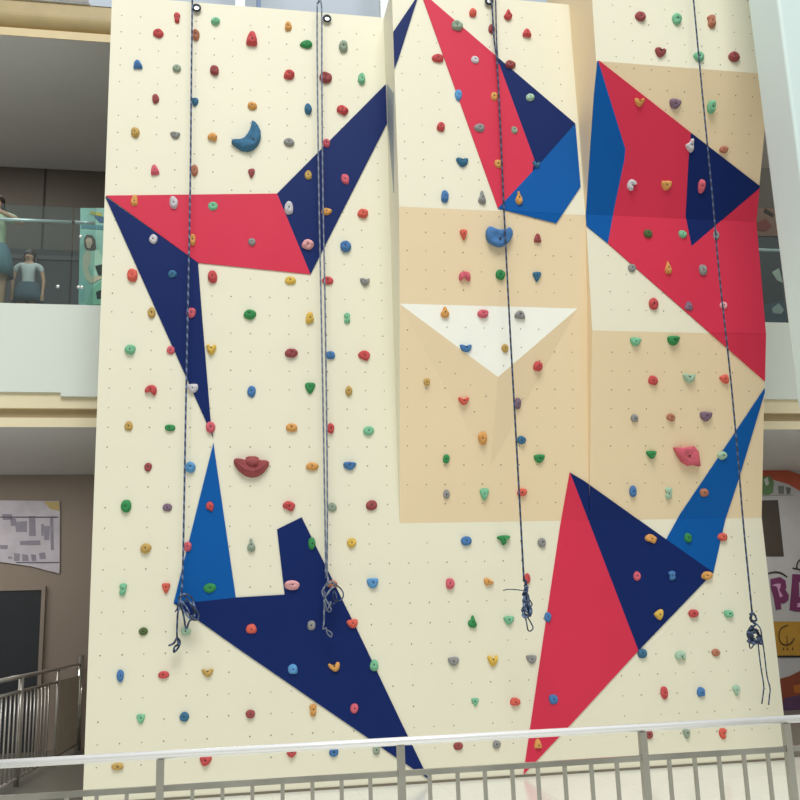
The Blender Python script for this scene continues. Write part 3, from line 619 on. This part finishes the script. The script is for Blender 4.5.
# ------------------------------------------------------------------ foreground railing
YR = -5.7
RL = empty('metal_railing', at(400, 800, YR), 'long stainless steel railing across the foreground in front of the wall', 'railing')
RL.location.z = 0
zr = at(400, 741.3, YR).z; xs = at(-60, 760, YR).x; xe = at(880, 712, YR).x
q = MB(); q.tube([(xs, YR, zr), (xe, YR, zr)], 0.0165, 20); q.build('handrail', mat('polished_handrail_steel', (252, 252, 252), 0.22, 0.4, var=0.01), RL)['label'] = 'round polished top rail'
z2 = at(400, 773.5, YR).z
q = MB(); q.box((xs, YR - 0.008, z2 - 0.011), (xe, YR + 0.012, z2 + 0.011)); q.build('lower_rail', mat('satin_rail_steel', (170, 168, 160), 0.3, 0.8, var=0.25, scale=3), RL)['label'] = 'flat lower rail'
BAL = mat('satin_steel', (176, 174, 164), 0.35, 0.75, var=0.05, scale=10)
pxs = [at(u, 780, YR).x for u in (160, 401.5, 646, 893)]
st = pxs[1] - pxs[0]
zp = zr - 0.018
for x in pxs[:3] + [at(793, 790, YR).x]:
    q = MB(); q.box((x - 0.015, YR - 0.015, 0.0), (x + 0.015, YR + 0.015, zp)); q.build('post', BAL, RL)
for u in (97, 127, 192.5, 222.5, 252.4, 282.6, 312.4, 341.6, 370.4, 430, 458, 485.4, 513, 538.8, 565.8, 592.6, 618.4, 671.2, 697, 721.6, 746.8, 771, 67, 37, 8):
    x = at(u, 785, YR).x; q = MB(); q.box((x - 0.0075, YR - 0.006, 0.0), (x + 0.0075, YR + 0.008, z2 - 0.010)); q.build('baluster', BAL, RL)
rebase(RL)

# ------------------------------------------------------------------ railing at left, beyond the wall
LR = empty('metal_railing', (-0.9, 2, 0), 'steel railing with thin balusters at far left beside the wall', 'railing')
a = V((-0.98, 1.0, 0)); c = V((-0.72, 4.25, 0))
DST = mat('dull_stainless_steel', (186, 182, 176), 0.3, 0.7)
def lp(t, z): p = a + (c - a) * t; return V((p.x, p.y, z))
t0 = -0.25
q = MB(); q.tube([lp(t0, 1.1), lp(1, 1.1)], 0.022, 10); q.build('handrail', DST, LR)
q = MB(); q.tube([lp(t0, 0.95), lp(.62, 0.95)], 0.018, 8); q.build('middle_rail', DST, LR)
q = MB(); q.tube([lp(t0, 0.08), lp(1, 0.08)], 0.015, 8); q.build('bottom_rail', DST, LR)
for t, r in ((0.12, 0.03), (0.62, 0.018), (1.0, 0.045)):
    q = MB(); q.tube([lp(t, 0.0), lp(t, 1.1 if r < 0.04 else 1.22)], r, 10); q.build('post', DST if r < .04 else STEEL, LR)
k = 0
t = t0 + 0.02
while t < 0.52:
    q = MB(); q.tube([lp(t, 0.08), lp(t, 0.95)], 0.011, 6); q.build('baluster', DST, LR); t += 0.048
q = MB(); q.prism([lp(.64, .1), lp(.98, .1), lp(.98, .96), lp(.64, .96)], V((0.006, 0, 0))); q.build('infill_panel', mat('brown_tinted_panel', (196, 186, 170), 0.6), LR)
rebase(LR)

# ------------------------------------------------------------------ upper balcony: glass, handrail, fittings
def glassmat(name, col, alpha):
    m_ = bpy.data.materials.new(name); m_.use_nodes = True; t = m_.node_tree; t.nodes.clear()
    o_ = t.nodes.new('ShaderNodeOutputMaterial'); mx = t.nodes.new('ShaderNodeMixShader'); tr = t.nodes.new('ShaderNodeBsdfTransparent'); gl = t.nodes.new('ShaderNodeBsdfGlossy')
    tr.inputs[0].default_value = (*col, 1); gl.inputs['Roughness'].default_value = 0.03; mx.inputs[0].default_value = alpha
    t.links.new(tr.outputs[0], mx.inputs[1]); t.links.new(gl.outputs[0], mx.inputs[2]); t.links.new(mx.outputs[0], o_.inputs[0]); return m_
GLS = glassmat('greenish_balustrade_glass', (0.80, 0.88, 0.88), 0.07)
zg = at(50, 206.5, YF + 0.03).z
xj = at(72, 250, YF + 0.03).x
def balus(x0, x1, lb):
    E_ = empty('glass_balustrade', ((x0 + x1) / 2, YF + 0.03, 5.07), lb, 'balustrade', 'glass balustrades along the upper balcony')
    q = MB(); xx = x0
    q.box((x0, YF + 0.02, 5.07), (x1, YF + 0.04, zg)); q.build('glass_pane', GLS, E_)
    zh = at(50, 221, YF + 0.1).z
    q = MB(); q.tube([(x0, YF + 0.11, zh), (x1 - 0.02, YF + 0.11, zh)], 0.02, 10); q.build('handrail', mat('bright_rail_steel', (235, 238, 238), 0.3, 0.5), E_)
    for zz, x in ((5.29, x0 + 0.08), (5.29, x1 - 0.12), (5.89, x0 + 0.08)):
        if True:
            q = MB(); q.ell((x, YF + 0.012, zz), (0.02, 0.012, 0.02)); q.build('glass_clamp', MATS['bright_rail_steel'], E_)
    rebase(E_)
balus(-1.95, xj - 0.01, 'long glass balustrade pane before the two people at upper left'); balus(xj + 0.01, XL0 - 0.2, 'short glass balustrade pane in front of the teal poster')
balus(6.9, 9.6, 'glass balustrade pane between the wall and the white column')
# dark lower cabinets behind the balustrade at left, seen through the glass
q = MB(); q.box((-3.5, 3.6, 4.95), (-0.75, 4.3, 6.75)); cb = q.build('shop_counter', mat('charcoal_counter', (58, 62, 64), 0.35)); tag(cb, 'long charcoal shop counter behind the two people on upper floor', 'counter')
q = MB(); q.box((-3.5, 3.585, 6.6), (-0.75, 3.6, 6.66)); q.build('edge_trim', mat('counter_edge_grey', (84, 86, 86), 0.5), cb)
q = MB(); q.box((-1.5, 3.585, 4.99), (-1.48, 3.6, 6.55)); q.build('door_gap', DSTEEL, cb)
# poster at left
def plate(name, px, Y, m_, parent=None, th=0.01, off=0.0):
    q = MB(); q.prism([at(u, v, Y - off) for u, v in px], V((0, th, 0))); return q.build(name, m_, parent)
PO = plate('advertising_poster', [(80.5, 208), (118, 208), (118, 323.3), (78, 322.5)], 1.25, mat('teal_poster_print', (160, 214, 198), 0.4, var=0.12, scale=5)); tag(PO, 'teal poster picturing a woman, standing behind the upper left glass', 'poster')
def pp(nm, px, rgb, off, lb=None):
    o = plate(nm, px, 1.25, mat(nm + '_print_%d%d%d' % rgb, rgb, 0.4), PO, 0.004, off)
    if lb: o['label'] = lb
pp('poster_letters', [(90, 211), (102, 213), (102, 216.5), (90, 214)], (190, 190, 90), 0.006, 'yellow lettering on the poster')
pp('poster_shape', [(94, 216), (106, 217), (106, 223), (99, 222)], (60, 110, 150), 0.006)
pp('poster_shape', [(81, 224), (110, 226), (110, 230), (81, 228)], (86, 150, 160), 0.006)
pp('poster_hair', [(84, 238), (87, 234.5), (92, 235), (95.5, 240), (96, 248), (93.5, 253), (90, 250), (86, 250), (84, 245)], (88, 72, 58), 0.006, 'brown hair of the pictured woman')
pp('poster_face', [(85.5, 240), (88, 237.5), (91.5, 238.5), (92.5, 243), (90, 248.5), (87, 247.5)], (226, 196, 168), 0.012, 'face of the pictured woman')
pp('poster_arm', [(83, 256), (87, 250), (91, 252), (92, 260), (88, 268), (91, 277), (100, 274), (102, 278), (91, 284), (85, 278), (82.5, 266)], (226, 216, 186), 0.008, 'arm of the pictured woman')
pp('poster_dress', [(91, 251), (99, 250), (104, 262), (102, 276), (94, 276), (90, 268)], (196, 238, 216), 0.010)
pp('poster_skirt', [(91, 290), (100, 282), (108, 280), (108, 304), (86, 305)], (134, 200, 170), 0.008)
pp('poster_shape', [(95, 266), (103, 264), (103, 276), (98, 275)], (52, 66, 64), 0.014)
pp('poster_shape', [(96, 292), (108, 287), (108, 298), (97, 299)], (44, 60, 60), 0.012)
pp('poster_shape', [(79, 278), (85, 284), (84, 300), (79, 300)], (150, 206, 200), 0.006)
# dark poster at right
PR = plate('advertising_poster', [(742, 168), (800, 168), (809, 345), (764, 345)], 1.5, mat('dark_poster_print', (84, 80, 72), 0.4, var=0.1, scale=3)); tag(PR, 'dark poster behind the upper right balustrade, black with brown top', 'poster')
def pq(nm, px, rgb, off, lb=None):
    o = plate(nm, px, 1.5, mat(nm + '_printed_%d%d%d' % rgb, rgb, 0.4), PR, 0.004, off)
    if lb: o['label'] = lb
pq('poster_band', [(750, 207), (780, 209), (784, 236), (752, 236)], (112, 92, 80), 0.006, 'brownish printed folds')
pq('poster_shape', [(757, 222), (766, 219), (772, 226), (766, 231), (757, 230)], (110, 62, 56), 0.012)
pq('poster_shape', [(765, 208), (774, 214), (773, 217), (764, 212)], (50, 46, 42), 0.012)
pq('poster_shape', [(753, 236.5), (778, 236), (784, 300), (755, 306)], (34, 38, 40), 0.008, 'black printed clothing')
pq('poster_shape', [(772, 272), (779, 268), (783, 283), (777, 280)], (178, 186, 168), 0.014)
pq('poster_shape', [(760, 306), (784, 300), (788, 326), (760, 326)], (40, 66, 84), 0.008, 'blue printed corner')
pq('poster_shape', [(772, 308), (779, 303), (784, 310), (781, 314), (773, 313)], (170, 182, 170), 0.014)
# smeared notice on the lower left back wall
NB = plate('notice_board', [(-25, 500), (60, 501), (59.5, 573.5), (45, 570), (30, 566), (0, 562), (-25, 562)], YB - 0.03, mat('pale_lavender_notice', (205, 202, 216), 0.5, var=0.12, scale=4)); tag(NB, 'pale lavender notice sheet with faded grey marks on lower left wall', 'notice')
NM = mat('faded_ink', (150, 148, 166), 0.6, var=0.1)
def nbp(px, m_=NM, o_=0.006, nm='faded_mark'):
    q = plate(nm, px, YB - 0.03, m_, NB, 0.003, o_)
random.seed(5)
for (x0, y0, x1, y1) in ((2, 514, 12, 520), (10, 518, 16, 526), (15, 522, 27, 532), (29, 516, 35, 536), (41, 524, 44, 536), (44, 526, 50, 540), (50, 518, 53, 550), (20, 541, 40, 545), (0, 545, 8, 549), (14, 553, 20, 561), (22, 554, 28, 561), (31, 554, 36, 561), (39, 553, 45, 559), (8, 556, 12, 559)):
    nbp([(x0, y0), (x1, y0 + random.uniform(-1, 1)), (x1 + random.uniform(-1, 1), y1), (x0 + random.uniform(0, 1), y1)])
nbp([(-20, 516.6), (58, 516.6), (58, 517.6), (-20, 517.6)], mat('ink_line', (96, 92, 110), 0.6), 0.012, 'ruled_line'); nbp([(16, 562), (59, 562), (59, 563), (16, 563)], MATS['ink_line'], 0.008, 'ruled_line')
nbp([(44, 501.8), (59.5, 501.8), (59.3, 511), (50, 509)], mat('yellow_corner_print', (200, 180, 120), 0.6), 0.005, 'yellow_corner')

# ------------------------------------------------------------------ mural on the lower right back wall
YM = YB - 0.04
MU = plate('painted_mural', [(745, 436), (850, 436), (850, 722), (745, 722)], YM, mat('grey_mural_ground', (178, 180, 184), 0.5, var=0.03)); tag(MU, 'grey painted shopfront mural with purple letters at lower right', 'mural')
def mu(nm, px, rgb, off=0.006, lb=None):
    o = plate(nm, px, YM, mat(nm + '_%d_%d_%d' % rgb, rgb, 0.5), MU, 0.004, off)
    if lb: o['label'] = lb
mu('red_arch', [(755, 469), (780, 468), (800, 474), (815, 482), (815, 502), (800, 491), (788, 484), (774, 480), (755, 482)], (176, 84, 60), 0.006, 'brick-red painted arch')
mu('painted_leaves', [(755, 478), (770, 476), (774, 482), (773, 493), (768, 495), (755, 494)], (96, 132, 88), 0.012)
mu('painted_leaves', [(764, 479), (768, 477), (769, 484), (766, 486)], (196, 210, 196), 0.018)
mu('painted_cup', [(778, 486), (784, 486), (784, 494), (779, 494)], (110, 118, 114), 0.012); mu('painted_cup', [(786, 487), (791, 488), (790, 494), (787, 494)], (96, 106, 100), 0.012)
mu('shelf_line', [(755, 495), (793, 494.4), (793, 495.4), (755, 496.5)], (150, 150, 145), 0.010)
mu('dark_window', [(755, 500.5), (778, 500), (784, 556.5), (757, 556.5)], (66, 60, 54), 0.008, 'dark brown framed opening')
def brush(nm, px, wd, rgb, off=0.012):
    q = MB(); P = path(px, YM - off, sub=5); q.tube(P, wd, 6); q.build(nm, mat(nm + '_%d_%d_%d' % rgb, rgb, 0.6), MU)
brush('brush_stroke', [(768, 573.5), (774, 572), (781, 573), (787, 577)], 0.012, (48, 48, 52))
brush('brush_stroke', [(803, 558), (798, 562), (797, 568), (801, 570)], 0.012, (48, 48, 52)); brush('brush_stroke', [(792.5, 568), (797, 569), (803, 569.5)], 0.008, (48, 48, 52))
# purple letters
def letter(nm, polys, lb):
    for i, (p, rgb, off) in enumerate(polys): mu(nm, p, rgb, off, lb if i == 0 else None)
PU = (108, 46, 92)
letter('painted_letter', [([(770.5, 579), (780, 577), (785.5, 580.5), (786.5, 587), (785.5, 590), (789, 595), (788.5, 600), (784, 603.5), (780.8, 603.5), (781.5, 609), (776, 610), (774, 598), (771, 588)], PU, 0.012),
                    ([(771.7, 585.3), (776, 583.8), (780.8, 583.6), (780.5, 587), (779.2, 590), (783, 596), (780, 597.5), (778, 590), (776.8, 586.6)], (196, 150, 190), 0.018)], 'purple letter B')
letter('painted_letter', [([(792.5, 574), (800, 574.5), (806, 575), (806, 612), (797, 611.5), (789.5, 610), (791, 595)], PU, 0.012), ([(799, 582), (806, 583), (806, 596), (799.5, 597)], (178, 180, 184), 0.018), ([(798, 603), (806, 603), (806, 608), (797, 607)], (196, 150, 190), 0.018)], 'purple letter partly hidden at the frame edge')
mu('ochre_band', [(758, 621.5), (850, 621.5), (850, 656), (762, 656)], (176, 136, 50), 0.008, 'ochre painted sign band')
brush('brush_stroke', [(787.6, 625), (781, 628.5), (779, 636), (780.5, 642), (785.5, 645), (791, 643), (794.5, 638)], 0.009, (70, 46, 20)); brush('brush_stroke', [(786.6, 636), (787.2, 641), (787, 645)], 0.007, (70, 46, 20))
for u in (783.4, 787.6, 792.6): brush('brush_stroke', [(u, 647.5), (u + 0.3, 650)], 0.007, (70, 46, 20))
mu('black_line', [(758, 655.5), (850, 655.5), (850, 657.3), (762, 657.3)], (30, 28, 30), 0.012)
mu('red_brown_hill', [(760, 681), (780, 679), (790, 676), (800, 671), (850, 660), (850, 722), (760, 722)], (130, 66, 44), 0.010)
mu('purple_block', [(784, 698), (800, 695), (850, 695), (850, 722), (782, 722)], (84, 56, 90), 0.016)
mu('amber_patch', [(793, 686), (800, 684), (806, 686), (806, 693), (795, 693)], (170, 100, 40), 0.016)

# ------------------------------------------------------------------ people on the upper balcony
SKIN = mat('skin_tone', (206, 160, 128), 0.5, var=0.03); HAIR = mat('dark_brown_hair', (48, 38, 34), 0.5, var=0.2, scale=40)
def skinmesh(name, verts, edges, radii, m_, parent, root=0, lv=2):
    me = bpy.data.meshes.new(name); me.from_pydata([tuple(v) for v in verts], edges, []); o = bpy.data.objects.new(name, me); COL.objects.link(o)
    me.materials.append(m_)
    sk = o.modifiers.new('skin', 'SKIN'); sk.use_smooth_shade = True
    if not me.skin_vertices: 
        bm = bmesh.new(); bm.from_mesh(me); bm.verts.layers.skin.verify(); bm.to_mesh(me); bm.free()
    for i, r in enumerate(radii):
        d = me.skin_vertices[0].data[i]; d.radius = r if isinstance(r, tuple) else (r, r); d.use_root = (i == root)
    su = o.modifiers.new('s', 'SUBSURF'); su.levels = lv; su.render_levels = lv
    if parent: o.parent = parent
    return o
def person(base, hgt, label, top, bottom, arms, lean, hairlen, head_dx=0.0, wx=1.0, hs=1.0):
    E_ = empty('person', base, label, 'person'); s = hgt / 1.62; X = lambda x, y, z: V(base) + V((x * s * wx, y * s, z * s))
    vs = [X(0, 0, .88), X(0, 0, 1.05), X(lean * .6, -.01, 1.22), X(lean, -.01, 1.34), X(lean + head_dx * .5, -.01, 1.42), X(lean + head_dx, -.02, 1.48), X(lean + head_dx, -.02, 1.56)]
    ra = [.12, .10, .12, .085, .045, .078, .062]; ed = [(0, 1), (1, 2), (2, 3), (3, 4), (4, 5), (5, 6)]
    for sg in (-1, 1):
        b_ = len(vs); vs += [X(sg * .09, 0, .80), X(sg * .09, -.01, .46), X(sg * .09, .01, .08), X(sg * .09, -.12, .04)]; ra += [.085, .052, .036, .03]
        ed += [(0, b_), (b_, b_ + 1), (b_ + 1, b_ + 2), (b_ + 2, b_ + 3)]
        sh, el, wr, ha = arms[0 if sg < 0 else 1]
        b_ = len(vs); vs += [X(*sh), X(*el), X(*wr), X(*ha)]; ra += [.045, .036, .026, .03]
        ed += [(3, b_), (b_, b_ + 1), (b_ + 1, b_ + 2), (b_ + 2, b_ + 3)]
        # five fingers
        hv = (V(vs[b_ + 3]) - V(vs[b_ + 2])).normalized(); side = hv.cross(V((0, 1, 0)));
        side = side.normalized() if side.length > .1 else V((0, 0, 1))
        for fi, (o_, L) in enumerate(((-.024, .055), (-.008, .07), (.008, .066), (.022, .052))):
            k_ = len(vs); f0 = V(vs[b_ + 3]) + side * o_ * s; vs += [f0 + hv * .035 * s, f0 + hv * (.035 + L) * s + V((0, -.012 * s, 0))]; ra += [.009, .007]; ed += [(b_ + 3, k_), (k_, k_ + 1)]
        k_ = len(vs); vs += [V(vs[b_ + 3]) - side * .045 * s + hv * .02 * s]; ra += [.009]; ed += [(b_ + 3, k_)]
    ra[5] *= hs; ra[6] *= hs; ra = [r * s for r in ra]
    skinmesh('body', vs, ed, ra, SKIN, E_)
    # shirt: torso and sleeves
    tv = [X(0, 0, .93), X(0, 0, 1.05), X(lean * .6, -.01, 1.22), X(lean, -.01, 1.345)]; tr = [.135, .118, .138, .095]; te = [(0, 1), (1, 2), (2, 3)]
    for sg in (0, 1):
        sh, el = V(arms[sg][0]), V(arms[sg][1]); mid = sh.lerp(el, .45); b_ = len(tv); tv += [X(*sh), X(*mid)]; tr += [.062, .058]; te += [(3, b_), (b_, b_ + 1)]
    skinmesh('shirt', tv, te, [r * s for r in tr], top, E_)
    # shorts / skirt as a flared ring
    q = MB(); n = 20; vv = []; ff = []
    for (z, rx_, ry_) in ((1.0, .145, .125), (.92, .17, .14), (.78, .20, .155), (.62, .215, .16), (.625, .205, .15)):
        for k in range(n):
            an = 2 * math.pi * k / n; wv = 1 + .04 * math.sin(an * 7) * (z < .8); vv.append(X(rx_ * math.cos(an) * wv, ry_ * math.sin(an) * wv, z))
    for i in range(4):
        for k in range(n): ff.append([i * n + k, i * n + (k + 1) % n, (i + 1) * n + (k + 1) % n, (i + 1) * n + k])
    q.mesh(vv, ff, 0, True); q.build('skirt', bottom, E_)
    hc = X(lean + head_dx, .04, 1.553)
    q = MB(); q.ell(hc, (.092 * s * hs, .098 * s * hs, .088 * s * hs), 0, 16, 10); q.ell(X(lean + head_dx, .07, 1.47 - hairlen / 2), (.085 * s * hs * hs, .05 * s, (.1 + hairlen / 2) * s), 0, 14, 8)
    for sg in (-1, 1): q.ell(X(lean + head_dx + sg * .072 * hs, .035, 1.47 - hairlen * .3), (.025 * s * hs * hs, .05 * s, (.09 + hairlen * .3) * s), 0, 10, 8)
    q.build('hair', HAIR, E_)
    for sg in (-1, 1):
        q = MB(); q.ell(X(lean + head_dx + sg * .03, -.02 - .074 * hs, 1.515), (.011 * s, .006 * s, .006 * s)); q.build('eye', mat('eye_dark', (30, 24, 22), .3), E_)
    q = MB(); q.ell(X(lean + head_dx, -.02 - .082 * hs, 1.49), (.011 * s, .015 * s, .018 * s)); q.build('nose', SKIN, E_)
    q = MB(); q.ell(X(lean + head_dx, -.02 - .068 * hs, 1.455), (.022 * s, .008 * s, .006 * s)); q.build('mouth', mat('lip_tone', (170, 90, 84), .5), E_)
    rebase(E_); return E_
pw = at(-5, 250, 1.5)
person((pw.x, 1.5, 4.95), 1.66, 'person in pale green top and blue skirt resting an elbow on balcony rail', mat('pale_green_cotton', (196, 216, 182), .8), mat('grey_blue_denim', (104, 140, 150), .8),
       [((-.17, 0, 1.32), (-.25, -.08, 1.12), (-.12, -.22, 1.12), (-.05, -.25, 1.13)), ((.15, 0, 1.34), (.32, -.16, 1.22), (.12, -.24, 1.30), (.05, -.24, 1.33))], -0.02, 0.02, 0)
pk = at(27, 290, 1.7)
person((pk.x, 1.75, 4.95), 1.06, 'child in white T-shirt with long dark hair behind the balcony glass', mat('white_cotton', (206, 210, 208), .8), mat('slate_skirt_cloth', (84, 104, 116), .8),
       [((-.17, 0, 1.31), (-.215, 0, 1.05), (-.21, -.03, .82), (-.21, -.04, .75)), ((.17, 0, 1.31), (.215, 0, 1.05), (.21, -.03, .82), (.21, -.04, .75))], 0.0, 0.26, 0.0, 1.25, 1.28)
